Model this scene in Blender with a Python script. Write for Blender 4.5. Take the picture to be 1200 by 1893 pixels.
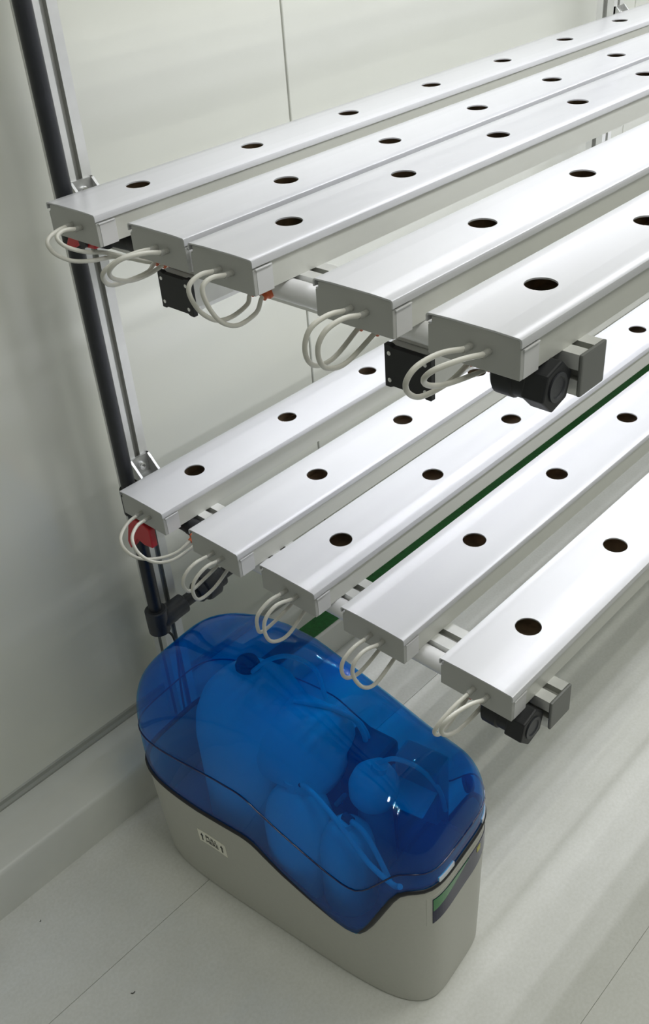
import bpy, bmesh, math, random
from mathutils import Vector, Matrix

random.seed(7)
for o in list(bpy.data.objects):
    bpy.data.objects.remove(o, do_unlink=True)
scene = bpy.context.scene
COL = scene.collection

# ---------------------------------------------------------------- camera
FLOOR = 0.68                       # top of the lower lids above the floor
cam_d = bpy.data.cameras.new('camera')
cam = bpy.data.objects.new('camera', cam_d)
COL.objects.link(cam)
cr = Vector((0.6791, -0.730723, -0.069764))
cu = Vector((0.458405, 0.347942, 0.817803))
cf = Vector((0.573313, 0.58735, -0.571255))
cam.matrix_world = Matrix(((cr.x, cu.x, -cf.x, -0.64238), (cr.y, cu.y, -cf.y, -1.32448),
                           (cr.z, cu.z, -cf.z, 0.78286 + FLOOR), (0, 0, 0, 1)))
cam_d.sensor_fit = 'VERTICAL'
cam_d.angle = 2 * math.atan(946.5 / 1823.33)
cam_d.clip_start = 0.02
scene.camera = cam

# ---------------------------------------------------------------- world, exposure
WORLD_STRENGTH = 0.20
LED_STRENGTH = 250.0
CEILING_FILL_STRENGTH = 190.0  # for the unseen ceiling lamps added as fill
w = bpy.data.worlds.new('world')
scene.world = w
w.use_nodes = True
bg = w.node_tree.nodes['Background']
bg.inputs[0].default_value = (0.96, 1.0, 0.93, 1)
bg.inputs[1].default_value = WORLD_STRENGTH
vs = scene.view_settings
vs.view_transform = 'Standard'
vs.look = 'None'
vs.gamma = 1
vs.exposure = 0.12
vs.use_curve_mapping = False


# ---------------------------------------------------------------- materials
def mat(name, col, rough=0.4, metal=0.0, spec=0.5, noise=None, bump=None, coat=0.0):
    m = bpy.data.materials.new(name)
    m.use_nodes = True
    nt = m.node_tree
    b = nt.nodes['Principled BSDF']
    b.inputs['Base Color'].default_value = (*col, 1)
    b.inputs['Roughness'].default_value = rough
    b.inputs['Metallic'].default_value = metal
    b.inputs['Specular IOR Level'].default_value = spec
    b.inputs['Coat Weight'].default_value = coat
    tc = nt.nodes.new('ShaderNodeTexCoord')
    if noise:
        sc, amt = noise[0], noise[1]
        n = nt.nodes.new('ShaderNodeTexNoise')
        n.inputs['Scale'].default_value = sc
        n.inputs['Detail'].default_value = 6
        nt.links.new(tc.outputs['Object'], n.inputs['Vector'])
        r = nt.nodes.new('ShaderNodeValToRGB')
        r.color_ramp.elements[0].position = 0.3
        r.color_ramp.elements[1].position = 0.7
        lo = tuple(c * (1 - amt) for c in col)
        hi = tuple(min(1, c * (1 + amt)) for c in col)
        r.color_ramp.elements[0].color = (*lo, 1)
        r.color_ramp.elements[1].color = (*hi, 1)
        nt.links.new(n.outputs['Fac'], r.inputs['Fac'])
        nt.links.new(r.outputs['Color'], b.inputs['Base Color'])
    if bump:
        n2 = nt.nodes.new('ShaderNodeTexNoise')
        n2.inputs['Scale'].default_value = bump[0]
        n2.inputs['Detail'].default_value = 4
        nt.links.new(tc.outputs['Object'], n2.inputs['Vector'])
        bp = nt.nodes.new('ShaderNodeBump')
        bp.inputs['Strength'].default_value = bump[1]
        bp.inputs['Distance'].default_value = 0.002
        nt.links.new(n2.outputs['Fac'], bp.inputs['Height'])
        nt.links.new(bp.outputs['Normal'], b.inputs['Normal'])
    return m


M = {}
M['wall'] = mat('wall_gloss_panel', (0.745, 0.755, 0.68), 0.16, spec=0.75, noise=(1.3, 0.03))
M['wall_back'] = mat('wall_joint', (0.30, 0.31, 0.27), 0.6)
M['kerb'] = mat('kerb_white', (0.72, 0.73, 0.68), 0.42, noise=(9, 0.05), bump=(25, 0.08))
M['seal'] = mat('wall_foot_profile', (0.36, 0.37, 0.33), 0.35, spec=0.5)
M['joint'] = mat('floor_joint', (0.60, 0.60, 0.55), 0.8)
M['lid'] = mat('white_pvc_lid', (0.59, 0.595, 0.61), 0.24, spec=0.5, noise=(3, 0.015))
M['body'] = mat('white_pvc_trough', (0.62, 0.625, 0.575), 0.38, noise=(4, 0.02))
M['inside'] = mat('brown_film', (0.62, 0.50, 0.36), 0.55, noise=(40, 0.3))
M['cap'] = mat('grey_white_end_cap', (0.45, 0.455, 0.435), 0.42)
M['clip'] = mat('white_clip', (0.68, 0.68, 0.68), 0.35)
M['barb'] = mat('grey_barb', (0.34, 0.34, 0.31), 0.4)
M['hose'] = mat('white_hose', (0.64, 0.63, 0.56), 0.38, noise=(30, 0.06))
M['alu'] = mat('anodised_aluminium', (0.78, 0.785, 0.76), 0.34, metal=0.35, noise=(60, 0.03))
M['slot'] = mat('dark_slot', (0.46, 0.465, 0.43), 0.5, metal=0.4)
M['greycap'] = mat('grey_plastic_cap', (0.165, 0.17, 0.16), 0.45)
M['cast'] = mat('cast_aluminium', (0.55, 0.555, 0.54), 0.38, metal=0.7, noise=(80, 0.1))
M['steel'] = mat('bolt_steel', (0.8, 0.8, 0.8), 0.22, metal=1.0)
M['black'] = mat('black_pipe', (0.018, 0.020, 0.024), 0.38, noise=(30, 0.2))
M['blackmatt'] = mat('black_plastic', (0.011, 0.012, 0.014), 0.5)
M['darkgrey'] = mat('dark_grey_fitting', (0.035, 0.038, 0.045), 0.42, noise=(40, 0.15))
M['red'] = mat('red_plastic', (0.55, 0.022, 0.03), 0.38)
M['orange'] = mat('orange_rubber', (0.62, 0.13, 0.045), 0.45)
M['pvc'] = mat('white_pipe', (0.80, 0.80, 0.80), 0.32)
M['green'] = mat('green_mat', (0.012, 0.16, 0.028), 0.55, noise=(120, 0.25), bump=(300, 0.3))
M['board'] = mat('white_board', (0.74, 0.74, 0.71), 0.45)
M['softener'] = mat('softener_shell', (0.50, 0.50, 0.445), 0.40, noise=(200, 0.02), bump=(600, 0.06))
M['deck'] = mat('dark_inner_deck', (0.10, 0.11, 0.16), 0.5)
M['innerwhite'] = mat('white_inner_plastic', (0.88, 0.88, 0.88), 0.38)
M['innergrey'] = mat('grey_inner_plastic', (0.42, 0.44, 0.48), 0.4)
M['innerdark'] = mat('dark_inner_plastic', (0.05, 0.05, 0.07), 0.5)
M['navy'] = mat('navy_display', (0.005, 0.007, 0.045), 0.10, spec=0.2)
M['painted_reflection'] = mat('green_reflection_paint', (0.02, 0.22, 0.05), 0.15, spec=0.6)  # green of a reflection, put into the colour
M['yellow'] = mat('yellow_mark', (0.55, 0.50, 0.08), 0.4)
M['sticker'] = mat('cream_sticker', (0.92, 0.90, 0.78), 0.5)
M['ink'] = mat('black_ink', (0.012, 0.012, 0.012), 0.6)
M['tab'] = mat('pale_tab', (0.82, 0.86, 0.90), 0.3)
M['speck'] = mat('dark_fleck', (0.03, 0.028, 0.022), 0.8)

# vinyl floor: pale grey-beige with fine mottling and scuffs
fm = mat('vinyl_floor', (0.60, 0.605, 0.565), 0.42, bump=(90, 0.08))
nt = fm.node_tree
b = nt.nodes['Principled BSDF']
tc = nt.nodes.new('ShaderNodeTexCoord')
n1 = nt.nodes.new('ShaderNodeTexNoise'); n1.inputs['Scale'].default_value = 190; n1.inputs['Detail'].default_value = 5
n2 = nt.nodes.new('ShaderNodeTexNoise'); n2.inputs['Scale'].default_value = 7; n2.inputs['Detail'].default_value = 7
n2.inputs['Roughness'].default_value = 0.65
r1 = nt.nodes.new('ShaderNodeValToRGB')
r1.color_ramp.elements[0].position = 0.32; r1.color_ramp.elements[0].color = (0.735, 0.74, 0.69, 1)
r1.color_ramp.elements[1].position = 0.66; r1.color_ramp.elements[1].color = (0.79, 0.795, 0.755, 1)
r2 = nt.nodes.new('ShaderNodeValToRGB')
r2.color_ramp.elements[0].position = 0.3; r2.color_ramp.elements[0].color = (0.92, 0.92, 0.91, 1)
r2.color_ramp.elements[1].position = 0.62; r2.color_ramp.elements[1].color = (1, 1, 1, 1)
mx = nt.nodes.new('ShaderNodeMix'); mx.data_type = 'RGBA'; mx.blend_type = 'MULTIPLY'; mx.inputs['Factor'].default_value = 1
nt.links.new(tc.outputs['Object'], n1.inputs['Vector']); nt.links.new(tc.outputs['Object'], n2.inputs['Vector'])
nt.links.new(n1.outputs['Fac'], r1.inputs['Fac']); nt.links.new(n2.outputs['Fac'], r2.inputs['Fac'])
nt.links.new(r1.outputs['Color'], mx.inputs['A']); nt.links.new(r2.outputs['Color'], mx.inputs['B'])
nt.links.new(mx.outputs['Result'], b.inputs['Base Color'])
M['floor'] = fm

# LED chips
lm = bpy.data.materials.new('led_chip')
lm.use_nodes = True
nt = lm.node_tree
nt.nodes.clear()
em = nt.nodes.new('ShaderNodeEmission')
em.inputs[0].default_value = (0.93, 0.94, 1.0, 1)
em.inputs[1].default_value = LED_STRENGTH
ou = nt.nodes.new('ShaderNodeOutputMaterial')
nt.links.new(em.outputs[0], ou.inputs[0])
M['led'] = lm
pm_ = lm.copy()
pm_.name = 'added_ceiling_led'
e_ = [n for n in pm_.node_tree.nodes if n.type == 'EMISSION'][0]
e_.inputs[0].default_value = (1.0, 1.0, 0.94, 1)
e_.inputs[1].default_value = CEILING_FILL_STRENGTH
M['panel'] = pm_

# clear blue plastic hood: coloured see-through film with a gloss
dm = bpy.data.materials.new('clear_blue_hood')
dm.use_nodes = True
nt = dm.node_tree
nt.nodes.clear()
tr = nt.nodes.new('ShaderNodeBsdfTransparent'); tr.inputs[0].default_value = (0.08, 0.765, 1.0, 1)
gl = nt.nodes.new('ShaderNodeBsdfGlossy'); gl.inputs['Roughness'].default_value = 0.0
df = nt.nodes.new('ShaderNodeBsdfDiffuse'); df.inputs[0].default_value = (0.0, 0.14, 0.95, 1)
lw = nt.nodes.new('ShaderNodeLayerWeight'); lw.inputs[0].default_value = 0.5
pw = nt.nodes.new('ShaderNodeMath'); pw.operation = 'POWER'; pw.inputs[1].default_value = 4.0
fr = nt.nodes.new('ShaderNodeMath'); fr.operation = 'MULTIPLY_ADD'; fr.inputs[1].default_value = 0.45; fr.inputs[2].default_value = 0.03
nt.links.new(lw.outputs['Facing'], pw.inputs[0]); nt.links.new(pw.outputs[0], fr.inputs[0])
m1 = nt.nodes.new('ShaderNodeMixShader'); m1.inputs[0].default_value = 0.12
m2 = nt.nodes.new('ShaderNodeMixShader')
ou = nt.nodes.new('ShaderNodeOutputMaterial')
nt.links.new(tr.outputs[0], m1.inputs[1]); nt.links.new(df.outputs[0], m1.inputs[2])
nt.links.new(fr.outputs[0], m2.inputs[0]); nt.links.new(m1.outputs[0], m2.inputs[1]); nt.links.new(gl.outputs[0], m2.inputs[2])
nt.links.new(m2.outputs[0], ou.inputs[0])
M['hood'] = dm
M['hoodedge'] = mat('deep_blue_edge', (0.003, 0.012, 0.07), 0.15, spec=0.6)


# ---------------------------------------------------------------- helpers
class MB:
    """collects shapes into one mesh"""
    def __init__(s):
        s.v = []; s.f = []; s.mi = []

    def add(s, verts, faces, mi=0):
        k = len(s.v)
        s.v += [tuple(p) for p in verts]
        s.f += [tuple(i + k for i in f) for f in faces]
        s.mi += [mi] * len(faces)
        return s

    def box(s, x0, x1, y0, y1, z0, z1, mi=0):
        V = [(x0, y0, z0), (x1, y0, z0), (x1, y1, z0), (x0, y1, z0), (x0, y0, z1), (x1, y0, z1), (x1, y1, z1), (x0, y1, z1)]
        F = [(3, 2, 1, 0), (4, 5, 6, 7), (0, 1, 5, 4), (1, 2, 6, 5), (2, 3, 7, 6), (3, 0, 4, 7)]
        return s.add(V, F, mi)

    def prism(s, prof, axis, a0, a1, mi=0):
        """closed 2-d outline extruded along an axis: 'x' takes (y,z), 'y' takes (x,z), 'z' takes (x,y)"""
        n = len(prof)
        def p(q, a):
            return {'x': (a, q[0], q[1]), 'y': (q[0], a, q[1]), 'z': (q[0], q[1], a)}[axis]
        V = [p(q, a0) for q in prof] + [p(q, a1) for q in prof]
        F = [tuple(range(n - 1, -1, -1)), tuple(range(n, 2 * n))]
        F += [(i, (i + 1) % n, n + (i + 1) % n, n + i) for i in range(n)]
        return s.add(V, F, mi)

    def cyl(s, p0, p1, r0, r1=None, n=20, mi=0, caps=True):
        r1 = r0 if r1 is None else r1
        p0 = Vector(p0); p1 = Vector(p1)
        d = (p1 - p0).normalized()
        a = d.orthogonal().normalized(); bb = d.cross(a)
        V = []
        for p, r in ((p0, r0), (p1, r1)):
            for i in range(n):
                t = 2 * math.pi * i / n
                V.append(p + (a * math.cos(t) + bb * math.sin(t)) * r)
        F = [(i, (i + 1) % n, n + (i + 1) % n, n + i) for i in range(n)]
        if caps:
            F += [tuple(range(n - 1, -1, -1)), tuple(range(n, 2 * n))]
        return s.add(V, F, mi)

    def lathe(s, prof, origin=(0, 0, 0), axis=(0, 0, 1), n=32, mi=0):
        """(radius, height) pairs turned about an axis"""
        d = Vector(axis).normalized(); a = d.orthogonal().normalized(); bb = d.cross(a)
        o = Vector(origin); V = []
        for r, h in prof:
            for i in range(n):
                t = 2 * math.pi * i / n
                V.append(o + d * h + (a * math.cos(t) + bb * math.sin(t)) * max(r, 1e-5))
        F = []
        for k in range(len(prof) - 1):
            F += [(k * n + i, k * n + (i + 1) % n, (k + 1) * n + (i + 1) % n, (k + 1) * n + i) for i in range(n)]
        F += [tuple(range(n - 1, -1, -1)), tuple(range((len(prof) - 1) * n, len(prof) * n))]
        return s.add(V, F, mi)

    def tube(s, pts, r, n=10, mi=0, sub=6, closed=False):
        P = spline([Vector(p) for p in pts], sub, closed)
        m = len(P); V = []; F = []
        up = None
        for k in range(m):
            if closed:
                t = P[(k + 1) % m] - P[k - 1]
            else:
                t = P[min(k + 1, m - 1)] - P[max(k - 1, 0)]
            t.normalize()
            up = t.orthogonal().normalized() if up is None else (up - t * up.dot(t)).normalized()
            q = t.cross(up)
            for i in range(n):
                a = 2 * math.pi * i / n
                V.append(P[k] + (up * math.cos(a) + q * math.sin(a)) * r)
        for k in range(m if closed else m - 1):
            k2 = (k + 1) % m
            F += [(k * n + i, k * n + (i + 1) % n, k2 * n + (i + 1) % n, k2 * n + i) for i in range(n)]
        if not closed:
            F += [tuple(range(n - 1, -1, -1)), tuple(range((m - 1) * n, m * n))]
        return s.add(V, F, mi)

    def mesh(s, name, mats, smooth=None, bevel=None):
        me = bpy.data.meshes.new(name)
        me.from_pydata(s.v, [], s.f)
        for m in (mats if isinstance(mats, (list, tuple)) else [mats]):
            me.materials.append(m)
        me.polygons.foreach_set('material_index', s.mi)
        bm = bmesh.new(); bm.from_mesh(me)
        bmesh.ops.remove_doubles(bm, verts=bm.verts, dist=1e-6)
        if bevel:
            ed = [e for e in bm.edges if len(e.link_faces) == 2 and e.calc_face_angle(0) > 0.6]
            bmesh.ops.bevel(bm, geom=ed, offset=bevel[0], segments=bevel[1], profile=0.6, affect='EDGES', clamp_overlap=True)
        bmesh.ops.recalc_face_normals(bm, faces=bm.faces)
        bm.to_mesh(me); bm.free()
        if smooth is not None:
            me.polygons.foreach_set('use_smooth', [True] * len(me.polygons))
            me.set_sharp_from_angle(angle=math.radians(smooth))
        return me

    def obj(s, name, mats, parent=None, smooth=None, bevel=None):
        return link(name, s.mesh(name, mats, smooth, bevel), parent)


def spline(P, sub, closed=False):
    n = len(P)
    if n == 2:
        return P
    out = []
    for k in range(n if closed else n - 1):
        if closed:
            a, b_, c_, d_ = P[k - 1], P[k], P[(k + 1) % n], P[(k + 2) % n]
        else:
            b_, c_ = P[k], P[k + 1]
            a = P[k - 1] if k > 0 else b_ * 2 - c_
            d_ = P[k + 2] if k + 2 < n else c_ * 2 - b_
        for i in range(sub):
            t = i / sub
            out.append(0.5 * ((2 * b_) + (c_ - a) * t + (2 * a - 5 * b_ + 4 * c_ - d_) * t * t + (3 * b_ - a - 3 * c_ + d_) * t ** 3))
    if not closed:
        out.append(P[-1].copy())
    return out


def link(name, me, parent=None):
    o = bpy.data.objects.new(name, me)
    COL.objects.link(o)
    if parent is not None:
        o.parent = parent
    return o


def tag(o, label=None, cat=None, group=None, kind=None):
    if label: o['label'] = label
    if cat: o['category'] = cat
    if group: o['group'] = group
    if kind: o['kind'] = kind
    return o


def empty(name, loc=(0, 0, 0), rz=0.0):
    o = bpy.data.objects.new(name, None)
    COL.objects.link(o)
    o.empty_display_size = 0.05
    o.location = loc
    o.rotation_euler = (0, 0, rz)
    return o


def copy_tree(o, parent=None):
    c = o.copy()
    COL.objects.link(c)
    c.parent = parent
    for ch in o.children:
        copy_tree(ch, c)
    return c


def interp(tab, x):
    if x <= tab[0][0]: return tab[0][1]
    for (a, p), (b_, q) in zip(tab, tab[1:]):
        if x <= b_:
            t = (x - a) / (b_ - a)
            return p + (q - p) * t
    return tab[-1][1]


# ---------------------------------------------------------------- the room
WY = -0.082                       # face of the wall behind the rack
KY, KH = -0.198, 0.098            # kerb front and height
X0, X1 = -2.6, 3.6

wall = MB().box(X0, X1, WY + 0.012, WY + 0.06, 0, 2.6).obj('wall_back', M['wall_back'])
tag(wall, 'pale glossy panelled wall behind the white channel rack', kind='structure')
for a, b_ in ((-2.6, -1.756), (-1.752, -0.592), (-0.588, 0.568), (0.572, 1.728), (1.732, 2.888), (2.892, 3.6)):
    MB().box(a, b_, WY, WY + 0.012, KH, 2.6).obj('wall_panel', M['wall'], wall, bevel=(0.0012, 1))

floor = MB().box(X0, X1, -2.6, WY + 0.06, -0.05, -0.0025).obj('floor', M['joint'])
tag(floor, 'pale grey mottled vinyl floor laid in wide sheets', kind='structure')
for a, b_ in ((-2.6, -2.2220), (-2.2210, -1.6170), (-1.6160, -1.0120), (-1.0110, -0.4095), (-0.4085, KY + 0.002)):
    MB().box(X0, X1, a, b_, -0.0025, 0.0).obj('floor_sheet', M['floor'], floor)

kerb = MB().prism([(KY, 0), (KY, KH - 0.008), (KY + 0.0025, KH - 0.0025), (KY + 0.008, KH), (WY + 0.012, KH), (WY + 0.012, 0)],
                  'x', X0, X1).obj('baseboard_back', M['kerb'], smooth=50)
tag(kerb, 'white painted kerb with a flat ledge along the foot of the wall', kind='structure')
foot = MB().prism([(WY, KH), (WY - 0.007, KH), (WY - 0.007, KH + 0.004), (WY - 0.003, KH + 0.008), (WY - 0.003, KH + 0.016), (WY, KH + 0.018)],
                  'x', X0, X1).obj('trim_1', M['seal'])
tag(foot, 'thin grey profile between wall panels and kerb ledge', kind='structure')

ceil = MB().box(X0, X1, -2.6, WY + 0.06, 2.6, 2.65).obj('ceiling', M['board'])
tag(ceil, 'white ceiling above the rack and aisle', kind='structure')
for k, x in enumerate((-0.05, 1.35, 2.75)):  # lamps added out of view to brighten floor, lids and wall
    t = empty('added_ceiling_light', (x, -1.60, 2.6))
    tag(t, ('added square ceiling light, out of view, over the channel ends', 'added square ceiling light, out of view, over the middle of the aisle', 'added square ceiling light, out of view, over the far end of the aisle')[k], 'light', 'added ceiling lights above the view')
    MB().box(-0.33, 0.33, -0.33, 0.33, -0.03, -0.0005).obj('frame', M['alu'], t, bevel=(0.003, 1))
    bd = MB().box(-0.31, 0.31, -0.31, 0.31, -0.032, -0.030).obj('led_board', M['pvc'], t)
    ch = MB()  # bare chips in a grid, to give the hood dotted reflections
    for i in range(8):
        for j in range(4):
            cx, cy, q = -0.273 + 0.078 * i, -0.24 + 0.16 * j, 0.011
            ch.add([(cx - q, cy - q, -0.0325), (cx - q, cy + q, -0.0325), (cx + q, cy + q, -0.0325), (cx + q, cy - q, -0.0325)], [(0, 1, 2, 3)])
    cm = bpy.data.meshes.new('led_chips')
    cm.from_pydata(ch.v, [], ch.f)
    cm.materials.append(M['panel'])
    link('led_chips', cm, bd)['kind'] = 'stuff'

# ---------------------------------------------------------------- rack frame
ZL, ZU, ZT = FLOOR, FLOOR + 0.428, FLOOR + 0.856   # lid heights of the tiers
CH = 0.0395                                        # lid top to trough underside
PX, PW = 0.063, 0.040                              # post side and width
BY0, BY1 = -0.935, -0.175
POSTS = (PX, PX + 1.395, PX + 2.79)


def slot_profile(w):
    """cross-section of a slotted aluminium extrusion, corner at 0,0"""
    d = w * 0.20
    c0 = w * 0.5
    g = w * 0.125
    P = []
    cs = [(0, 0), (w, 0), (w, w), (0, w)]
    dirs = [(1, 0), (0, 1), (-1, 0), (0, -1)]
    ins = [(0, 1), (-1, 0), (0, -1), (1, 0)]
    for (cx, cy), (dx, dy), (ix, iy) in zip(cs, dirs, ins):
        P.append((cx, cy))
        for t, k in ((c0 - g, 0), (c0 - g, 1), (c0 + g, 1), (c0 + g, 0)):
            P.append((cx + dx * t + ix * d * k, cy + dy * t + iy * d * k))
    return P


def extrusion(axis, o1, o2, a0, a1, w):
    """slotted bar; the sunk slot floors take the dark material"""
    prof = [(o1 + p, o2 + q) for p, q in slot_profile(w)]
    m = MB().prism(prof, axis, a0, a1)
    n = len(prof)
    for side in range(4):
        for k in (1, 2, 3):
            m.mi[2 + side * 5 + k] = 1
    return m


rack = empty('plant_rack', (PX + PW / 2, -0.155, KH))
tag(rack, 'slotted aluminium rack of posts and cross beams carrying the white channels', 'rack')


def place(o, parent):
    """keep world coordinates under a thing placed away from the origin"""
    o.parent = parent
    M_ = Matrix.Translation(parent.location) @ Matrix.Rotation(parent.rotation_euler[2], 4, 'Z')
    o.matrix_parent_inverse = M_.inverted()
    return o


for x in POSTS:
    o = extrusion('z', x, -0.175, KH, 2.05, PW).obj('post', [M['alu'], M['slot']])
    place(o, rack)
br_me = cap_me = bolt_me = None
for x in POSTS:
    for z in (ZL, ZU, ZT):
        zb = z - CH
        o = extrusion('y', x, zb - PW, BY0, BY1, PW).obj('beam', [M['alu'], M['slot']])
        place(o, rack)
        cp = MB().box(x - 0.0008, x + PW + 0.0008, BY0 - 0.004, BY0, zb - PW - 0.0008, zb + 0.0008).obj(
            'beam_end_cap', M['greycap'], bevel=(0.0025, 2))
        cp.parent = o
        # angle bracket in the corner of post and beam
        m = MB()
        yb = BY1
        m.box(x + 0.001, x + PW - 0.001, yb - 0.004, yb, zb, zb + 0.034)
        m.box(x + 0.001, x + PW - 0.001, yb - 0.034, yb, zb, zb + 0.004)
        for xx in (x + 0.001, x + PW - 0.005):
            m.prism([(yb, zb), (yb - 0.034, zb), (yb - 0.034, zb + 0.005), (yb - 0.005, zb + 0.034), (yb, zb + 0.034)], 'x', xx, xx + 0.004)
        bk = m.obj('angle_bracket', M['cast'])
        place(bk, rack)
        bo = MB().lathe([(0.0068, 0), (0.0068, 0.0055), (0.0058, 0.007), (0.0034, 0.007), (0.0034, 0.0035), (0, 0.0035)],
                        (x + PW / 2, yb - 0.004, zb + 0.019), (0, -1, 0), 18).obj('bolt', M['steel'], smooth=40)
        bo.parent = bk

# ---------------------------------------------------------------- growing channels
CLEN, PITCH, HR = 2.98, 0.199, 0.0155


def crown(y):
    return -0.0013 * (abs(y) / 0.05) ** 2


def lid_mesh(first):
    t = 0.0017
    m = MB()
    side = [(0.036, crown(0.036)), (0.0472, crown(0.0472)), (0.0491, -0.0021), (0.05, -0.0042), (0.05, -0.0095)]
    cell = 0.022
    for sg in (-1, 1):
        outer = [(sg * cell, crown(cell))] + [(sg * y, z) for y, z in side]
        inner = [(sg * (y - t * (0 if i < 3 else 1)), z - t * (1 if i < 4 else 0)) for i, (y, z) in enumerate([(cell, crown(cell))] + side)]
        prof = outer + inner[::-1]
        n = len(prof)
        V = [(0, p[0], p[1]) for p in prof] + [(CLEN, p[0], p[1]) for p in prof]
        F = [(i, i + 1, n + i + 1, n + i) for i in range(n - 1)]
        k = len(outer)
        for i in range(k - 1):
            F.append((i, i + 1, n - 2 - i, n - 1 - i))
            F.append((n + i, n + n - 1 - i, n + n - 2 - i, n + i + 1))
        m.add(V, F)
    zc = crown(cell)
    x = 0.0
    holes = []
    h = first
    while h < CLEN - 0.05:
        holes.append(h); h += PITCH
    for h in holes + [None]:
        xe = CLEN if h is None else h - cell
        m.add([(x, -cell, zc), (xe, -cell, zc), (xe, cell, zc), (x, cell, zc),
               (x, -cell, zc - t), (xe, -cell, zc - t), (xe, cell, zc - t), (x, cell, zc - t)],
              [(0, 1, 2, 3), (7, 6, 5, 4)] + ([(0, 3, 7, 4)] if x == 0 else []) + ([(1, 5, 6, 2)] if h is None else []))
        if h is None:
            break
        n = 40
        V = []; F = []
        for i in range(n):
            a = 2 * math.pi * i / n
            c_, s_ = math.cos(a), math.sin(a)
            k = cell / max(abs(c_), abs(s_))
            V += [(h + c_ * k, s_ * k, zc), (h + c_ * HR, s_ * HR, zc), (h + c_ * HR, s_ * HR, zc - t), (h + c_ * k, s_ * k, zc - t)]
        for i in range(n):
            j = (i + 1) % n
            for q in range(3):
                F.append((4 * i + q, 4 * j + q, 4 * j + q + 1, 4 * i + q + 1))
        m.add(V, F)
        x = h + cell
    return m.mesh('lid', M['lid'], smooth=40)


LIDS = {0.105: lid_mesh(0.105), 0.208: lid_mesh(0.208)}
# trough: open U with a stained inside
bw, bt = 0.0468, 0.002
mb = MB()
mb.box(0.006, CLEN - 0.006, -bw, bw, -CH, -CH + bt)
mb.box(0.006, CLEN - 0.006, -bw, -bw + bt, -CH + bt, -0.0045)
mb.box(0.006, CLEN - 0.006, bw - bt, bw, -CH + bt, -0.0045)
mb.box(0.007, CLEN - 0.007, -bw + bt, bw - bt, -CH + bt, -CH + bt + 0.001, mi=1)
for sg in (-1, 1):
    y0, y1 = sorted((sg * (bw - bt - 0.0006), sg * (bw - bt)))
    mb.box(0.007, CLEN - 0.007, y0, y1, -CH + bt + 0.001, -0.007, mi=1)
TROUGH = mb.mesh('trough', [M['body'], M['inside']])
# end cap with its wrap-around sides
capp = [(-0.0485, -CH - 0.001), (0.0485, -CH - 0.001), (0.0485, -0.0125), (0.0445, -0.0118), (0.0445, -0.0042), (0.036, -0.0030), (0, -0.0020),
        (-0.036, -0.0030), (-0.0478, -0.0036), (-0.0478, -0.0118), (-0.0485, -0.0125)]
ENDCAP = MB().prism(capp, 'x', 0.0012, 0.006).mesh('end_cap', M['cap'], bevel=(0.0004, 1))
CLIPS = []
for sg in (-1, 1):
    y0, y1 = sorted((sg * 0.0468, sg * 0.0488))
    m = MB().box(0.006, 0.029, y0, y1, -CH - 0.001, -0.0135)
    y0, y1 = sorted((sg * 0.0468, sg * 0.0505))
    m.box(0.004, 0.0275, y0, y1, -0.0135, -0.0118)
    CLIPS.append(m.mesh('clip', M['clip'], bevel=(0.0003, 1)))
BARB = MB().lathe([(0.0032, 0), (0.0034, 0.004), (0.0029, 0.0045), (0.0034, 0.009), (0.0026, 0.012), (0, 0.012)], (0, 0, 0), (-1, 0, 0), 12).mesh('hose_barb', M['barb'], smooth=40)

YU = (-0.2816, -0.4367, -0.5482, -0.7316, -0.8711)
YL = (-0.2872, -0.4444, -0.5804, -0.7207, -0.8690)
XU = (-0.0070, -0.0012, -0.0060, -0.0044, -0.0070)
XL = (0.0, 0.0002, 0.0050, 0.0088, 0.0125)
nth = ('rearmost', 'second', 'middle', 'fourth', 'frontmost')
place_txt = ('next to the wall', 'from the wall, touching its front neighbour' , 'of the five', 'from the wall', 'at the open front edge')
ULAB = ('white channel nearest the wall on the upper tier, above the black pipe',
        'second white channel from the wall on the upper tier, abutting the third',
        'third white channel from the wall on the upper tier, middle of five',
        'fourth white channel from the wall on the upper tier, between two wide gaps',
        'white channel at the open front of the upper tier, above the grey capped beam')
LLAB = ('white channel nearest the wall on the lower tier, beside the red valve handle',
        'second white channel from the wall on the lower tier, above the black union nut',
        'third white channel of the lower tier, above the blue hood',
        'fourth white channel of the lower tier, right of the green strip',
        'white channel at the open front of the lower tier, nearest the floor stripes')
for tier, z, ys, xs, labs in (('upper', ZU, YU, XU, ULAB), ('lower', ZL, YL, XL, LLAB)):
    for i in range(5):
        t = empty('growing_channel', (xs[i], ys[i], z))
        tag(t, labs[i], 'channel', 'growing channels on the rack')
        link('lid', LIDS[0.105 if i % 2 == 0 else 0.208], t)
        link('trough', TROUGH, t)
        link('end_cap', ENDCAP, t)
        for c_ in CLIPS:
            link('clip', c_, t)
        for dy in (0.002, -0.017):
            bb = link('hose_barb', BARB, t)
            bb.location = (0.0012, dy, -0.021)

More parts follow.
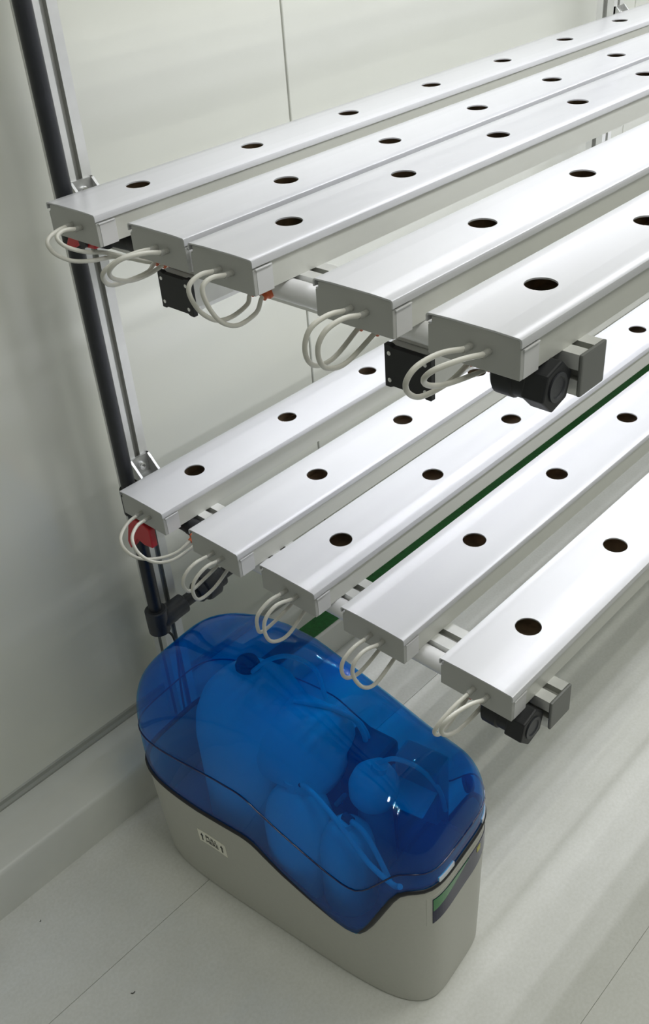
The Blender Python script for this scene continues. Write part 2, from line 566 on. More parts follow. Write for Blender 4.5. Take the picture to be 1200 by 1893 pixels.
# ---------------------------------------------------------------- water manifolds under the channel ends
MX, MR = 0.0497, 0.0128
for tier, z, ys, lab in (('upper', ZU, YU, 'white distribution pipe with orange grommets under the upper channel ends'),
                         ('lower', ZL, YL, 'white distribution pipe under the lower channel ends with black hexagonal plug')):
    zc = z - CH - MR - 0.0005
    t = empty('distribution_pipe', (MX, -0.60, zc))
    tag(t, lab, 'pipe')
    place(MB().cyl((MX, -0.338, zc), (MX, -0.895, zc), MR, n=28).obj('pipe', M['pvc'], smooth=50), t)
    # black end fitting with hexagonal plug
    place(MB().lathe([(0.0135, 0), (0.0185, 0.004), (0.0205, 0.006), (0.0205, 0.024), (0.0185, 0.026), (0.0185, 0.040)], (MX - 0.0110, -0.868, zc - 0.009), (0, -1, 0), 24).obj('collar', M['blackmatt'], smooth=40), t)
    hx = MB()
    R_ = 0.0240
    hp = [(MX - 0.0110 + R_ * math.cos(math.radians(60 * k + 15)), zc - 0.009 + R_ * math.sin(math.radians(60 * k + 15))) for k in range(6)]
    hx.prism(hp, 'y', -0.930, -0.907)
    pl = hx.obj('hexagonal_plug', M['blackmatt'], bevel=(0.002, 2))
    place(pl, t)
    rg = MB().lathe([(0.0140, 0), (0.0140, 0.0014), (0.0105, 0.0014), (0.0095, 0.0002), (0, 0.0002)], (MX - 0.0110, -0.930, zc - 0.009), (0, -1, 0), 24).obj('plug_ring', M['darkgrey'], smooth=40)
    rg.parent = pl
    # black elbow at the wall end and tail to the valve
    place(MB().lathe([(0.0130, 0), (0.0133, 0.002), (0.0133, 0.020), (0.0125, 0.022), (0.0120, 0.034)], (MX, -0.352, zc), (0, 1, 0), 24).obj('collar', M['blackmatt'], smooth=40), t)

HOSES = {
    'U1': [
        [(-0.0154, -0.2865, 1.0870), (-0.0302, -0.2877, 1.0870), (-0.0460, -0.2906, 1.0845), (-0.0533, -0.2948, 1.0791), (-0.0491, -0.2997, 1.0675), (-0.0324, -0.3045, 1.0551), (-0.0078, -0.3087, 1.0480), (0.0217, -0.3117, 1.0439), (0.0456, -0.3128, 1.0420)],
        [(-0.0128, -0.3051, 1.0870), (-0.0314, -0.3055, 1.0913), (-0.0442, -0.3066, 1.0889), (-0.0453, -0.3080, 1.0830), (-0.0359, -0.3096, 1.0732), (-0.0141, -0.3110, 1.0613), (0.0149, -0.3120, 1.0509), (0.0476, -0.3124, 1.0420)],
    ],
    'U2': [
        [(-0.0065, -0.4394, 1.0870), (-0.0249, -0.4371, 1.0893), (-0.0506, -0.4310, 1.0870), (-0.0663, -0.4223, 1.0774), (-0.0628, -0.4124, 1.0647), (-0.0473, -0.4024, 1.0514), (-0.0165, -0.3937, 1.0449), (0.0145, -0.3876, 1.0431), (0.0385, -0.3853, 1.0420)],
        [(-0.0061, -0.4588, 1.0870), (-0.0288, -0.4555, 1.0930), (-0.0563, -0.4471, 1.0934), (-0.0676, -0.4355, 1.0825), (-0.0568, -0.4229, 1.0669), (-0.0285, -0.4114, 1.0522), (0.0031, -0.4029, 1.0469), (0.0375, -0.3997, 1.0420)],
    ],
    'U3': [
        [(-0.0059, -0.5470, 1.0870), (-0.0275, -0.5472, 1.0901), (-0.0459, -0.5477, 1.0853), (-0.0503, -0.5484, 1.0735), (-0.0422, -0.5493, 1.0534), (-0.0238, -0.5501, 1.0369), (-0.0023, -0.5508, 1.0329), (0.0216, -0.5513, 1.0387), (0.0409, -0.5515, 1.0420)],
        [(-0.0059, -0.5663, 1.0870), (-0.0288, -0.5665, 1.0912), (-0.0439, -0.5669, 1.0877), (-0.0478, -0.5675, 1.0770), (-0.0422, -0.5682, 1.0580), (-0.0299, -0.5688, 1.0409), (-0.0095, -0.5694, 1.0309), (0.0173, -0.5698, 1.0354), (0.0495, -0.5700, 1.0420)],
    ],
    'U4': [
        [(-0.0087, -0.7323, 1.0870), (-0.0332, -0.7310, 1.0913), (-0.0549, -0.7276, 1.0863), (-0.0620, -0.7230, 1.0700), (-0.0546, -0.7179, 1.0495), (-0.0370, -0.7132, 1.0358), (-0.0094, -0.7098, 1.0334), (0.0365, -0.7085, 1.0420)],
        [(-0.0079, -0.7511, 1.0870), (-0.0325, -0.7500, 1.0926), (-0.0543, -0.7469, 1.0889), (-0.0641, -0.7428, 1.0762), (-0.0598, -0.7382, 1.0574), (-0.0450, -0.7341, 1.0423), (-0.0162, -0.7310, 1.0358), (0.0373, -0.7298, 1.0420)],
    ],
    'U5': [
        [(-0.0088, -0.8703, 1.0870), (-0.0406, -0.8691, 1.0938), (-0.0698, -0.8657, 1.0924), (-0.0807, -0.8612, 1.0803), (-0.0708, -0.8562, 1.0638), (-0.0469, -0.8516, 1.0497), (-0.0036, -0.8483, 1.0443), (0.0361, -0.8470, 1.0420)],
        [(-0.0071, -0.8876, 1.0870), (-0.0432, -0.8848, 1.0973), (-0.0733, -0.8780, 1.0975), (-0.0784, -0.8691, 1.0877), (-0.0604, -0.8602, 1.0713), (-0.0230, -0.8534, 1.0553), (0.0387, -0.8506, 1.0420)],
    ],
    'L1': [
        [(0.0013, -0.2820, 0.6590), (-0.0221, -0.2859, 0.6575), (-0.0465, -0.2960, 0.6491), (-0.0535, -0.3098, 0.6355), (-0.0440, -0.3248, 0.6212), (-0.0192, -0.3386, 0.6126), (0.0051, -0.3487, 0.6133), (0.0267, -0.3526, 0.6140)],
        [(0.0012, -0.3022, 0.6590), (-0.0211, -0.3069, 0.6603), (-0.0426, -0.3186, 0.6533), (-0.0477, -0.3338, 0.6364), (-0.0358, -0.3490, 0.6209), (-0.0116, -0.3607, 0.6155), (0.0251, -0.3654, 0.6140)],
    ],
    'L2': [
        [(0.0034, -0.4400, 0.6590), (-0.0251, -0.4389, 0.6592), (-0.0451, -0.4361, 0.6480), (-0.0504, -0.4325, 0.6299), (-0.0395, -0.4289, 0.6104), (-0.0120, -0.4261, 0.6115), (0.0232, -0.4249, 0.6140)],
        [(0.0034, -0.4599, 0.6590), (-0.0218, -0.4586, 0.6601), (-0.0446, -0.4553, 0.6469), (-0.0498, -0.4511, 0.6257), (-0.0385, -0.4469, 0.6046), (-0.0078, -0.4437, 0.6041), (0.0259, -0.4424, 0.6140)],
    ],
    'L3': [
        [(0.0076, -0.5769, 0.6590), (-0.0191, -0.5762, 0.6599), (-0.0411, -0.5744, 0.6486), (-0.0448, -0.5720, 0.6280), (-0.0371, -0.5697, 0.6129), (-0.0076, -0.5679, 0.6129), (0.0290, -0.5672, 0.6140)],
        [(0.0073, -0.5958, 0.6590), (-0.0236, -0.5953, 0.6667), (-0.0459, -0.5942, 0.6563), (-0.0507, -0.5928, 0.6336), (-0.0391, -0.5914, 0.6098), (-0.0105, -0.5903, 0.6009), (0.0273, -0.5898, 0.6140)],
    ],
    'L4': [
        [(0.0113, -0.7145, 0.6590), (-0.0145, -0.7146, 0.6591), (-0.0358, -0.7148, 0.6504), (-0.0414, -0.7151, 0.6336), (-0.0325, -0.7153, 0.6171), (-0.0094, -0.7156, 0.6105), (0.0338, -0.7157, 0.6140)],
        [(0.0126, -0.7331, 0.6590), (-0.0152, -0.7336, 0.6663), (-0.0374, -0.7349, 0.6610), (-0.0446, -0.7366, 0.6431), (-0.0312, -0.7384, 0.6151), (-0.0094, -0.7397, 0.6053), (0.0336, -0.7402, 0.6140)],
    ],
    'L5': [
        [(0.0145, -0.8632, 0.6590), (-0.0112, -0.8621, 0.6558), (-0.0371, -0.8593, 0.6445), (-0.0442, -0.8558, 0.6299), (-0.0309, -0.8522, 0.6125), (-0.0091, -0.8495, 0.6091), (0.0298, -0.8484, 0.6140)],
        [(0.0158, -0.8821, 0.6590), (-0.0135, -0.8811, 0.6700), (-0.0454, -0.8788, 0.6720), (-0.0575, -0.8757, 0.6600), (-0.0458, -0.8726, 0.6378), (-0.0157, -0.8703, 0.6211), (0.0325, -0.8693, 0.6140)],
    ],
}
ordn = ('channel nearest the wall', 'second channel', 'third channel', 'fourth channel', 'front channel')
for k, (key, pair) in enumerate(HOSES.items()):
    upper = key[0] == 'U'
    i = int(key[1]) - 1
    z = ZU if upper else ZL
    y = (YU if upper else YL)[i]
    x = (XU if upper else XL)[i]
    for j, pts in enumerate(pair):
        bx, by, bz = x - 0.006, y + (0.002, -0.017)[j], z - 0.021
        P = [list(p) for p in pts]
        ox, oy, oz = bx - P[0][0], by - P[0][1], bz - P[0][2]
        n = len(P)
        for q in range(n):
            f = max(0.0, 1 - q / (n * 0.4))
            P[q] = (P[q][0] + ox * f, P[q][1] + oy * f, P[q][2] + oz * f)
        zc = z - CH - MR - 0.0005
        ye = P[-1][1]
        if key == 'U1':
            ye = (-0.358, -0.380)[j]
        if key == 'U5':
            ye += (0.004, -0.012)[j]
            for q in range(1, n - 1):
                P[q] = (P[q][0], P[q][1] + (0.003, -0.006)[j], P[q][2])
        # finish in the underside of the white pipe
        P[-1] = (MX - 0.022, ye, zc - 0.006)
        P.append((MX - 0.006, ye, zc - 0.0005))
        r = 0.0026 if upper else 0.0025
        h = MB().tube(P, r, 10, sub=6).obj('water_hose', M['hose'], smooth=60)
        tag(h, '%s white hose of the pair looping from the %s, %s tier' % (('rear', 'front')[j], ordn[i], 'upper' if upper else 'lower'),
            'hose', 'white loop hoses at the channel ends')
        g = MB().lathe([(0.0030, -0.002), (0.0068, -0.002), (0.0076, 0.001), (0.0070, 0.004), (0.0044, 0.0055), (0.0044, 0.010), (0.0030, 0.010)],
                       (MX - 0.0115, ye, zc - 0.003), (-0.93, 0, -0.36), 16).obj('grommet', M['orange'], smooth=40)
        for o in bpy.data.objects:
            if o.name.startswith('distribution_pipe') and abs(o.location.z - zc) < 0.01:
                place(g, o)

# ---------------------------------------------------------------- LED bars
BL = 2.72
BX = 0.046
BW, BH = 0.058, 0.044
hp = [(-BW / 2, 0), (BW / 2, 0), (BW / 2, -BH + 0.008), (BW / 2 - 0.006, -BH), (-BW / 2 + 0.006, -BH), (-BW / 2, -BH + 0.008)]
HOUS = MB().prism(hp, 'x', 0.007, BL).mesh('housing', M['alu'], smooth=30)
pm = MB()
pp = [(-BW / 2 - .001, .002), (-BW / 2 + .006, .002), (-BW / 2 + .010, 0), (BW / 2 - .010, 0), (BW / 2 - .006, .002), (BW / 2 + .001, .002),
      (BW / 2 + .001, -BH + .002), (BW / 2 + .001, -BH - .002), (BW / 2 - .006, -BH - .002), (BW / 2 - .010, -BH), (-BW / 2 + .010, -BH), (-BW / 2 + .006, -BH - .002), (-BW / 2 - .001, -BH - .002)]
PLATE = pm.prism(pp, 'x', 0.0, 0.007).mesh('end_plate', M['blackmatt'], bevel=(0.0006, 1))
SCREW = MB().lathe([(0.0026, 0), (0.0024, 0.001), (0.0012, 0.0013), (0, 0.0013)], (0, 0, 0), (-1, 0, 0), 12).mesh('screw', M['steel'], smooth=40)
BOARD = MB().box(0.012, BL - 0.01, -0.020, 0.020, -BH - 0.0012, -BH).mesh('led_board', M['clip'])
lc = MB()
NLED = 90
for k in range(NLED):
    x = 0.030 + (BL - 0.06) * k / (NLED - 1)
    for yy in (-0.011, 0.011):
        s_ = 0.0028
        lc.add([(x - s_, yy - s_, -BH - 0.002), (x - s_, yy + s_, -BH - 0.002), (x + s_, yy + s_, -BH - 0.002), (x + s_, yy - s_, -BH - 0.002)], [(0, 1, 2, 3)])
CHIPS = bpy.data.meshes.new('led_chips')
CHIPS.from_pydata(lc.v, [], lc.f)
CHIPS.materials.append(M['led'])
BARLAB = {('U', 0): 'LED bar with black screwed end plate under the rear upper channels',
          ('U', 1): 'LED bar with black screwed end plate under the front upper channels',
          ('T', 0): 'LED bar hung above the rear half of the upper channels',
          ('T', 1): 'LED bar hung above the front half of the upper channels'}
for tn, z in (('U', ZU), ('T', ZT)):
    for j, y in enumerate((-0.392, -0.755)):
        t = empty('led_light_bar', (BX, y, z - CH - PW - 0.0005))
        tag(t, BARLAB[(tn, j)], 'light', 'LED bars under the tiers')
        link('housing', HOUS, t)
        for px_ in (0,):
            p = link('end_plate', PLATE, t)
            for sy in (-1, 1):
                for sz in (-0.007, -BH + 0.007):
                    s_ = link('screw', SCREW, p)
                    s_.location = (0, sy * (BW / 2 - 0.006), sz)
        bd = link('led_board', BOARD, t)
        ch = link('led_chips', CHIPS, bd)
        ch['kind'] = 'stuff'

# ---------------------------------------------------------------- black riser pipe with red valves
VX, VY, VR = 0.0385, -0.203, 0.0112
t = empty('riser_pipe', (VX, VY, 0.37))
tag(t, 'black upright water pipe with red valve handles in front of the post', 'pipe')
place(MB().cyl((VX, VY, 0.395), (VX, VY, 2.0), VR, n=24).obj('pipe', M['black'], smooth=50), t)
# elbow at the foot, running along the wall
ze = 0.378
el = MB().lathe([(0.0150, -0.022), (0.0185, -0.019), (0.0190, 0.0), (0.0190, 0.026), (0.0172, 0.028), (0.0142, 0.028)], (VX, VY, ze), (0, 0, 1), 28)
el.lathe([(0.0150, -0.012), (0.0190, -0.004), (0.0185, 0.030), (0.0178, 0.032), (0.0178, 0.056), (0.0150, 0.058)], (VX, VY, ze), (1, 0, 0.06), 28)
place(el.obj('elbow', M['darkgrey'], smooth=40), t)
place(MB().cyl((VX + 0.05, VY, ze + 0.003), (VX + 0.20, VY, ze + 0.012), VR, n=24).obj('branch_pipe', M['black'], smooth=50), t)
un = MB().lathe([(0.0170, 0), (0.0195, 0.003), (0.0195, 0.014), (0.0240, 0.016), (0.0255, 0.020), (0.0255, 0.040), (0.0235, 0.043), (0.0190, 0.044), (0.0190, 0.058), (0.0165, 0.06)],
                (VX + 0.086, VY, ze + 0.005), (1, 0, 0.06), 28)
place(un.obj('union_nut', M['darkgrey'], smooth=40), t)
place(MB().tube([(VX + 0.195, VY, ze + 0.012), (VX + 0.22, VY, ze + 0.013), (VX + 0.235, VY + 0.02, ze + 0.013), (VX + 0.235, WY - 0.001, ze + 0.013)], VR, 18).obj('wall_stub', M['black'], smooth=50), t)
place(MB().tube([(VX + 0.003, VY, ze - 0.02), (VX + 0.014, VY + 0.004, ze - 0.034), (VX + 0.026, VY + 0.006, ze - 0.056), (VX + 0.026, VY + 0.004, ze - 0.09), (VX + 0.02, VY + 0.006, ze - 0.18), (VX + 0.018, VY + 0.008, 0.0995)],
                0.0022, 8).obj('cable', M['blackmatt'], smooth=60), t)
for z in (ZL, ZU, ZT):
    zc = z - CH - MR - 0.0005
    # tee on the riser, ball valve and curved tail to the white pipe
    place(MB().lathe([(0.0130, -0.024), (0.0150, -0.022), (0.0150, 0.022), (0.0130, 0.024)], (VX, VY, zc), (0, 0, 1), 24).obj('tee', M['blackmatt'], smooth=40), t)
    v = MB().cyl((VX, VY - 0.010, zc), (MX, -0.330, zc), 0.0110, n=20)
    v.lathe([(0.0115, -0.022), (0.0125, -0.012), (0.0128, 0), (0.0125, 0.012), (0.0115, 0.022)], (VX - 0.001, -0.262, zc), (0, 1, 0), 22)
    v.cyl((VX - 0.001, -0.262, zc), (VX - 0.026, -0.262, zc), 0.0075, n=14)
    vb = v.obj('ball_valve', M['blackmatt'], smooth=40)
    place(vb, t)
    low = z == ZL
    hx_ = -0.004 if low else 0.012
    hd = MB().prism([(y_ - (0.012 if low else 0.0), zc + (dz_ * 1.5 - 0.012 if low else dz_ * 0.7 + 0.002)) for y_, dz_ in (
                    (-0.282, -0.012), (-0.262, -0.014), (-0.245, -0.011), (-0.231, -0.024), (-0.222, -0.030), (-0.217, -0.022), (-0.228, 0.001), (-0.240, 0.011), (-0.262, 0.014), (-0.282, 0.010))],
                    'x', VX - 0.034 + hx_, VX - 0.023 + hx_).obj('valve_handle', M['red'], bevel=(0.002, 2))
    hd['label'] = 'red valve handle'
    hd.parent = vb

# ---------------------------------------------------------------- green topped board on the kerb ledge
t = empty('ledge_board', (1.6, -0.195, KH))
tag(t, 'long white board with green top lying on the kerb ledge under the rack', 'board')
place(MB().box(0.125, 3.4, -0.221, -0.177, KH + 0.0005, KH + 0.0105).obj('board', M['board'], bevel=(0.001, 1)), t)
place(MB().box(0.127, 3.398, -0.2195, -0.1785, KH + 0.0105, KH + 0.0125).obj('green_mat', M['green']), t)

# ---------------------------------------------------------------- flecks on the floor
for k, (x, y, rz, lab) in enumerate(((-0.3093, -0.4690, -0.5, 'dark curled fleck on the floor in front of the softener'),
                                (-0.3342, -0.2511, 0.2, 'tiny dark fleck on the floor near the kerb at the left edge'))):
    f = MB().tube([(-0.004, 0.0012, 0.001), (-0.001, -0.0008, 0.0013), (0.002, 0, 0.001), (0.0045, 0.002, 0.001)], 0.0009, 6).obj('dirt_fleck', M['speck'], smooth=60)
    f.location = (x, y, 0)
    f.rotation_euler[2] = rz
    f.scale = ((0.75,) * 3, (0.4, 0.6, 0.6))[k]
    tag(f, lab, 'debris')

# ---------------------------------------------------------------- water softener
SC = Vector((-0.107, -0.338, 0.0))
sv = Vector((0.108, -0.994, 0)).normalized()
su = Vector((-sv.y, sv.x, 0))
UC, S_C = 0.105, 0.2225
so = SC + su * UC + sv * S_C
SOFT = empty('water_softener', (so.x, so.y, 0.0), math.atan2(su.y, su.x))
tag(SOFT, 'pale grey cabinet water softener with clear blue hood standing on the floor', 'water softener')


def Lc(u, s, z):
    """cabinet coordinates: across, towards the front, up"""
    return Vector((u - UC, -(s - S_C), z))


HA, HB, EXN = 0.117, 0.2825, 4.6
SEAM = [(-0.07, 0.222), (0.0, 0.218), (0.10, 0.217), (0.195, 0.222), (0.215, 0.217), (0.235, 0.203), (0.265, 0.185), (0.315, 0.163), (0.355, 0.148), (0.380, 0.142),
        (0.395, 0.144), (0.405, 0.153), (0.420, 0.180), (0.452, 0.255), (0.462, 0.276), (0.472, 0.286), (0.485, 0.288), (0.51, 0.285)]


def outline(n):
    P = []
    raw = []
    for i in range(4000):
        a = 2 * math.pi * i / 4000
        c_, s_ = math.cos(a), math.sin(a)
        raw.append((HA * math.copysign(abs(c_) ** (2 / EXN), c_), HB * math.copysign(abs(s_) ** (2 / EXN), s_)))
    L_ = [0.0]
    for i in range(4000):
        p, q = raw[i], raw[(i + 1) % 4000]
        L_.append(L_[-1] + math.hypot(q[0] - p[0], q[1] - p[1]))
    j = 0
    for k in range(n):
        d = L_[-1] * k / n
        while L_[j + 1] < d:
            j += 1
        t = (d - L_[j]) / max(1e-9, L_[j + 1] - L_[j])
        p, q = raw[j], raw[(j + 1) % 4000]
        P.append((p[0] + (q[0] - p[0]) * t, p[1] + (q[1] - p[1]) * t))
    return P


NO = 260
OUT = outline(NO)                 # (across, lengthwise) from the centre


def seam(s):
    return interp(SEAM, s)


def shell_pt(p, z):
    """point of the cabinet wall at height z: slightly narrower towards the floor"""
    t = min(1.0, z / 0.22)
    fu = 0.90 + 0.10 * t ** 0.8
    fs = 0.985 + 0.015 * t
    return Vector((p[0] * fu, -(p[1]) * fs, z))


m = MB()
LV = 14
for lv in range(LV + 1):
    for p in OUT:
        zs = seam(p[1] + S_C)
        z = 0.004 + (zs - 0.004) * lv / LV
        q = shell_pt(p, z)
        m.v.append(tuple(q))
for lv in range(LV):
    for i in range(NO):
        j = (i + 1) % NO
        m.f.append((lv * NO + i, lv * NO + j, (lv + 1) * NO + j, (lv + 1) * NO + i))
# rounded foot
k0 = len(m.v)
for p in OUT:
    m.v.append((p[0] * 0.865, -p[1] * 0.965, 0.0))
for i in range(NO):
    j = (i + 1) % NO
    m.f.append((k0 + i, k0 + j, j, i))
m.f.append(tuple(k0 + i for i in range(NO)))
# inner face and rim
k1 = len(m.v)
for lv in (LV, LV - 4, LV - 9):
    for p in OUT:
        zs = seam(p[1] + S_C)
        z = 0.004 + (zs - 0.004) * lv / LV
        q = shell_pt(p, z)
        l_ = math.hypot(p[0], p[1])
        nx, ny = q.x / HA ** 2 * abs(q.x / HA) ** 2.6, q.y / HB ** 2 * abs(q.y / HB) ** 2.6
        nl = math.hypot(nx, ny) + 1e-9
        m.v.append((q.x - nx / nl * 0.004, q.y - ny / nl * 0.004, z))
for i in range(NO):
    j = (i + 1) % NO
    m.f.append((LV * NO + i, LV * NO + j, k1 + j, k1 + i))
    for r_ in (0, 1):
        m.f.append((k1 + r_ * NO + i, k1 + r_ * NO + j, k1 + (r_ + 1) * NO + j, k1 + (r_ + 1) * NO + i))
m.mi = [0] * len(m.f)
m.obj('cabinet', M['softener'], SOFT, smooth=35)

m = MB()
dk = [(p[0] * 0.90, -p[1] * 0.94) for p in OUT[::4]]
m.prism(dk, 'z', 0.095, 0.105)
m.obj('inner_deck', M['deck'], SOFT)

# hood: superelliptic cover on the seam, with a stepped flange
ZTOP = [(-0.07, 0.420), (-0.03, 0.437), (0.0, 0.450), (0.05, 0.472), (0.10, 0.489), (0.15, 0.496), (0.20, 0.492), (0.26, 0.474), (0.33, 0.450), (0.40, 0.424),
        (0.45, 0.404), (0.51, 0.380)]
DN = 4.0
TH = [0, 0.02, 0.05, 0.09, 0.14, 0.2, 0.27, 0.35, 0.44, 0.53, 0.62, 0.71, 0.80, 0.88, 0.95, 1.02, 1.09, 1.16, 1.23, 1.30, 1.37, 1.44, 1.50, 1.55, math.pi / 2]


def hood_pt(p, th, off=0.0):
    s = p[1] + S_C
    zs = seam(s)
    f = max(0.0, math.cos(th)) ** (2 / DN) if th < math.pi / 2 - 1e-6 else 0.0
    g = math.sin(th) ** (2 / DN)
    sc = min(max(s, 0.10), 0.40)
    cx, cy = 0.0, sc - S_C
    ex = 1.0 - off
    x = cx + (p[0] - cx) * f * ex
    y = cy + (p[1] - cy) * f * ex
    zt = interp(ZTOP, y + S_C)
    step = 0.0
    return Vector((x, -y, zs + 0.0015 + (zt - zs) * g - off * 0.05))


def hood_shell(off):
    V = []
    for th in TH:
        for p in OUT:
            V.append(hood_pt(p, th, off))
    return V


m = MB()
V = hood_shell(0.002) + hood_shell(0.020)
n1_ = len(TH) * NO
F = []
for a in range(len(TH) - 1):
    for i in range(NO):
        j = (i + 1) % NO
        F.append((a * NO + i, a * NO + j, (a + 1) * NO + j, (a + 1) * NO + i))
        F.append((n1_ + a * NO + i, n1_ + (a + 1) * NO + i, n1_ + (a + 1) * NO + j, n1_ + a * NO + j))
for i in range(NO):
    j = (i + 1) % NO
    F.append((i, n1_ + i, n1_ + j, j))
m.add(V, F)
hood = m.obj('hood', M['hood'], SOFT, smooth=60)
hood['label'] = 'clear blue plastic hood'
# moulded bead a little above the seam and dark gasket in the seam
bead = [hood_pt(p, 0.14, 0.0) for p in OUT[::2]]
MB().tube(bead, 0.0013, 6, sub=1, closed=True).obj('hood_bead', M['hoodedge'], hood, smooth=60)
gk = []
for p in OUT[::2]:
    q = shell_pt(p, seam(p[1] + S_C))
    gk.append(Vector((q.x * 0.992, q.y * 0.996, q.z + 0.0015)))
MB().tube(gk, 0.0042, 8, sub=1, closed=True).obj('gasket', M['blackmatt'], SOFT, smooth=60)

# inside: resin tank, valve head, filter bottle, electronics, hoses
tk = MB().lathe([(0.086, 0.0), (0.090, 0.01), (0.090, 0.225), (0.086, 0.255), (0.074, 0.285), (0.055, 0.308), (0.030, 0.322), (0.014, 0.326)],
                Lc(0.103, 0.135, 0.108), (0, 0, 1), 48).obj('resin_tank', M['innerwhite'], SOFT, smooth=40)
nk = MB().lathe([(0.019, 0), (0.019, 0.012), (0.016, 0.014), (0.016, 0.020)], Lc(0.118, 0.125, 0.426), (0, 0, 1), 24).obj('tank_cap', M['innerdark'], tk, smooth=40)
dr = MB().lathe([(0.066, -0.055), (0.070, -0.05), (0.070, 0.045), (0.062, 0.058), (0.040, 0.066), (0.012, 0.068)], Lc(0.108, 0.222, 0.335), (0.0, -1, 0.05), 40).obj('brine_drum', M['innerwhite'], SOFT, smooth=40)
fb = MB().lathe([(0.040, 0.0), (0.042, 0.01), (0.042, 0.12), (0.037, 0.145), (0.024, 0.162), (0.012, 0.166), (0.012, 0.178)], Lc(0.062, 0.335, 0.105), (0, 0, 1), 32).obj('filter_bottle', M['innerwhite'], SOFT, smooth=40)
lo = MB().lathe([(0.048, 0.0), (0.052, 0.02), (0.052, 0.14), (0.045, 0.175), (0.030, 0.20), (0.013, 0.208), (0.012, 0.222), (0.015, 0.222), (0.015, 0.23)], Lc(0.050, 0.255, 0.105), (0, 0, 1), 36).obj('brine_bottle', M['innerwhite'], SOFT, smooth=40)
bh = MB().lathe([(0.008, -0.038), (0.024, -0.034), (0.034, -0.020), (0.038, 0.0), (0.035, 0.018), (0.026, 0.032), (0.012, 0.040), (0.012, 0.052)], Lc(0.122, 0.345, 0.302), (0.1, -0.2, 1), 32).obj('valve_head', M['innerwhite'], SOFT, smooth=40)
MB().cyl(Lc(0.122, 0.345, 0.105), Lc(0.122, 0.345, 0.27), 0.030, 0.026, 24).obj('valve_stem', M['innergrey'], bh, smooth=40)
m = MB()
m.prism([(-0.03, -0.055), (0.055, -0.045), (0.055, 0.0), (0.02, 0.05), (-0.02, 0.05), (-0.035, 0.0)], 'z', 0.0, 0.006)
pl = m.obj('bracket_plate', M['innerwhite'], SOFT, bevel=(0.002, 1))
pl.location = Lc(0.150, 0.375, 0.288)
dkb = MB().box(-0.032, 0.032, -0.036, 0.036, 0, 0.225).obj('control_housing', M['innerdark'], SOFT, bevel=(0.008, 2))
dkb.location = Lc(0.166, 0.305, 0.105)
bx = MB().box(-0.020, 0.020, -0.036, 0.036, 0, 0.23).obj('electronics_box', M['innergrey'], SOFT, bevel=(0.006, 2))
bx.location = Lc(0.186, 0.388, 0.105)
bx.rotation_euler[2] = 0.05
sb = MB().box(-0.075, 0.075, -0.036, 0.036, 0, 0.115).obj('salt_bin', M['innerdark'], SOFT, bevel=(0.010, 2))
sb.location = Lc(0.110, 0.440, 0.105)
for nm, pts, r in (
        ('inner_hose', [(0.048, 0.262, 0.338), (0.040, 0.300, 0.338), (0.034, 0.345, 0.315), (0.030, 0.395, 0.270), (0.024, 0.440, 0.262), (0.012, 0.462, 0.288)], 0.0042),
        ('inner_hose', [(0.066, 0.336, 0.284), (0.058, 0.372, 0.285), (0.050, 0.405, 0.250), (0.046, 0.430, 0.200), (0.050, 0.436, 0.150)], 0.0042),
        ('inner_hose', [(0.110, 0.140, 0.436), (0.125, 0.165, 0.462), (0.150, 0.185, 0.458), (0.178, 0.205, 0.42), (0.185, 0.215, 0.36)], 0.0036),
        ('inner_hose', [(0.118, 0.210, 0.408), (0.140, 0.262, 0.402), (0.160, 0.292, 0.372), (0.168, 0.300, 0.315), (0.150, 0.290, 0.250), (0.120, 0.270, 0.21)], 0.0040),
        ('inner_hose', [(0.125, 0.222, 0.408), (0.150, 0.272, 0.396), (0.172, 0.296, 0.350), (0.176, 0.300, 0.290), (0.160, 0.290, 0.220)], 0.0036),
        ('inner_hose', [(0.126, 0.350, 0.352), (0.140, 0.372, 0.362), (0.160, 0.400, 0.340), (0.172, 0.425, 0.300), (0.175, 0.435, 0.255)], 0.0036)):
    MB().tube([Lc(*p) for p in pts], r, 10).obj(nm, M['innerwhite'], SOFT, smooth=60)
MB().cyl(Lc(0.049, 0.258, 0.337), Lc(0.047, 0.274, 0.338), 0.0068, n=16).obj('hose_nut', M['innerdark'], SOFT, smooth=40)
MB().cyl(Lc(0.067, 0.330, 0.283), Lc(0.064, 0.345, 0.285), 0.0068, n=16).obj('hose_nut', M['innerdark'], SOFT, smooth=40)


# front display below the hood
def front_pt(u, z, off):
    a = (u - UC) / HA
    t = min(1.0, z / 0.22)
    a = a / (0.90 + 0.10 * t ** 0.8)
    b_ = (max(0.0, 1 - abs(a) ** EXN)) ** (1 / EXN) * HB * (0.985 + 0.015 * t)
    return Vector((u - UC, -(b_ + off), z))


def front_patch(name, u0, u1, top, bot, off, thick, material, parent):
    mm = MB(); n = 28
    for i in range(n + 1):
        u = u0 + (u1 - u0) * i / n
        for z in (top(u), bot(u)):
            mm.v.append(tuple(front_pt(u, z, off)))
        for z in (top(u), bot(u)):
            mm.v.append(tuple(front_pt(u, z, off - thick)))
    for i in range(n):
        a, c_ = 4 * i, 4 * (i + 1)
        mm.f += [(a, c_, c_ + 1, a + 1), (a, a + 2, c_ + 2, c_), (a + 1, c_ + 1, c_ + 3, a + 3)]
    mm.f += [(0, 1, 3, 2), (4 * n, 4 * n + 2, 4 * n + 3, 4 * n + 1)]
    mm.mi = [0] * len(mm.f)
    return mm.obj(name, material, parent)


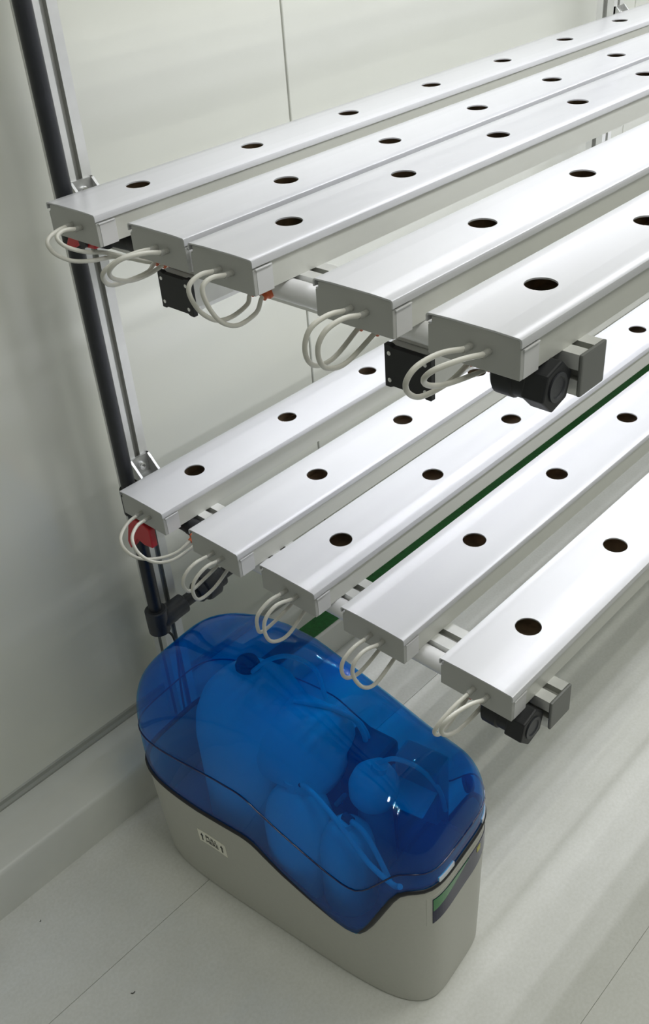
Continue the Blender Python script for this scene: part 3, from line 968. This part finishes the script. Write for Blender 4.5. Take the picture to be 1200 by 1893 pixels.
DU0, DU1 = 0.034, 0.196
arc = lambda u: 0.215 + 0.032 * ((u - 0.125) / 0.073) ** 2 * (1 if u > 0.125 else -0.15)
topf = lambda u: 0.262
fr_ = front_patch('display_frame', DU0 - 0.008, DU1 + 0.008, lambda u: 0.269, lambda u: 0.207 + 0.030 * max(0, (u - 0.125) / 0.08) ** 2, 0.0008, 0.003, M['softener'], SOFT)
dp = front_patch('display', DU0, DU1, topf, arc, 0.0016, 0.003, M['navy'], SOFT)
front_patch('painted_reflection', DU0 + 0.0005, DU0 + 0.085, lambda u: 0.2615, lambda u: 0.236 + 0.0255 * (u - DU0) / 0.0855, 0.0020, 0.002, M['painted_reflection'], dp)  # green reflection on the display window, painted as a flat patch
front_patch('indicator_light', 0.142, 0.152, lambda u: 0.257, lambda u: 0.247, 0.0022, 0.002, M['yellow'], dp)

# pale tabs on the front edge of the hood, overflow plug at the right
for u0, u1 in ((0.046, 0.080), (0.160, 0.192)):
    front_patch('latch_tab', u0, u1, lambda u: 0.299, lambda u: 0.289, 0.0012, 0.003, M['tab'], SOFT)
MB().lathe([(0.012, 0), (0.014, 0.002), (0.014, 0.010), (0.010, 0.013), (0.006, 0.013)], front_pt(0.211, 0.284, -0.004), (0.75, -0.66, 0), 20).obj('overflow_plug', M['blackmatt'], SOFT, smooth=40)


# sticker on the long side
def side_pt(s, z, off):
    b_ = (s - S_C) / HB
    t = min(1.0, z / 0.22)
    a = (max(0.0, 1 - abs(b_) ** EXN)) ** (1 / EXN) * HA * (0.90 + 0.10 * t ** 0.8)
    return Vector((-(a + off), -(s - S_C), z))


stS, stZ = 0.114, 0.142
def stick(x, y, off):
    """sticker coordinates: along its bent length, up"""
    z = stZ + y - 3.2 * x * x + 0.004
    return side_pt(stS + x, z, off)


mm = MB(); n = 16
SW, SH = 0.030, 0.0150
for i in range(n + 1):
    x = -SW + 2 * SW * i / n
    for y in (SH, -SH):
        mm.v.append(tuple(stick(x, y, 0.0008)))
    for y in (SH, -SH):
        mm.v.append(tuple(stick(x, y, -0.001)))
for i in range(n):
    a, c_ = 4 * i, 4 * (i + 1)
    mm.f += [(a, c_, c_ + 1, a + 1), (a, a + 2, c_ + 2, c_), (a + 1, c_ + 1, c_ + 3, a + 3)]
mm.f += [(0, 1, 3, 2), (4 * n, 4 * n + 2, 4 * n + 3, 4 * n + 1)]
mm.mi = [0] * len(mm.f)
STK = mm.obj('sticker', M['sticker'], SOFT)
STK['label'] = 'cream sticker reading PULL HERE between two arrows'
for x0 in (-0.0215, 0.0215):
    ar = [(-0.0013, -0.0095), (0.0013, -0.0095), (0.0013, 0.0020), (0.0033, 0.0020), (0, 0.0095), (-0.0033, 0.0020), (-0.0013, 0.0020)]
    mm = MB()
    mm.add([stick(x0 + p, q, 0.0012) for p, q in ar], [tuple(range(7))])
    o = mm.obj('arrow', M['ink'], STK)
for word, y0 in (('PULL', 0.0016), ('HERE', -0.0092)):
    cu_ = bpy.data.curves.new('lettering', 'FONT')
    cu_.body = word
    cu_.size = 0.0118
    cu_.align_x = 'CENTER'
    cu_.offset = 0.00012
    tmp = bpy.data.objects.new('tmp', cu_)
    COL.objects.link(tmp)
    bpy.context.view_layer.update()
    me = bpy.data.meshes.new_from_object(tmp.evaluated_get(bpy.context.evaluated_depsgraph_get()))
    bpy.data.objects.remove(tmp, do_unlink=True)
    for v_ in me.vertices:
        v_.co = stick(v_.co.x, y0 + v_.co.y, 0.0013)
    me.materials.clear()
    me.materials.append(M['ink'])
    link('lettering', me, STK)
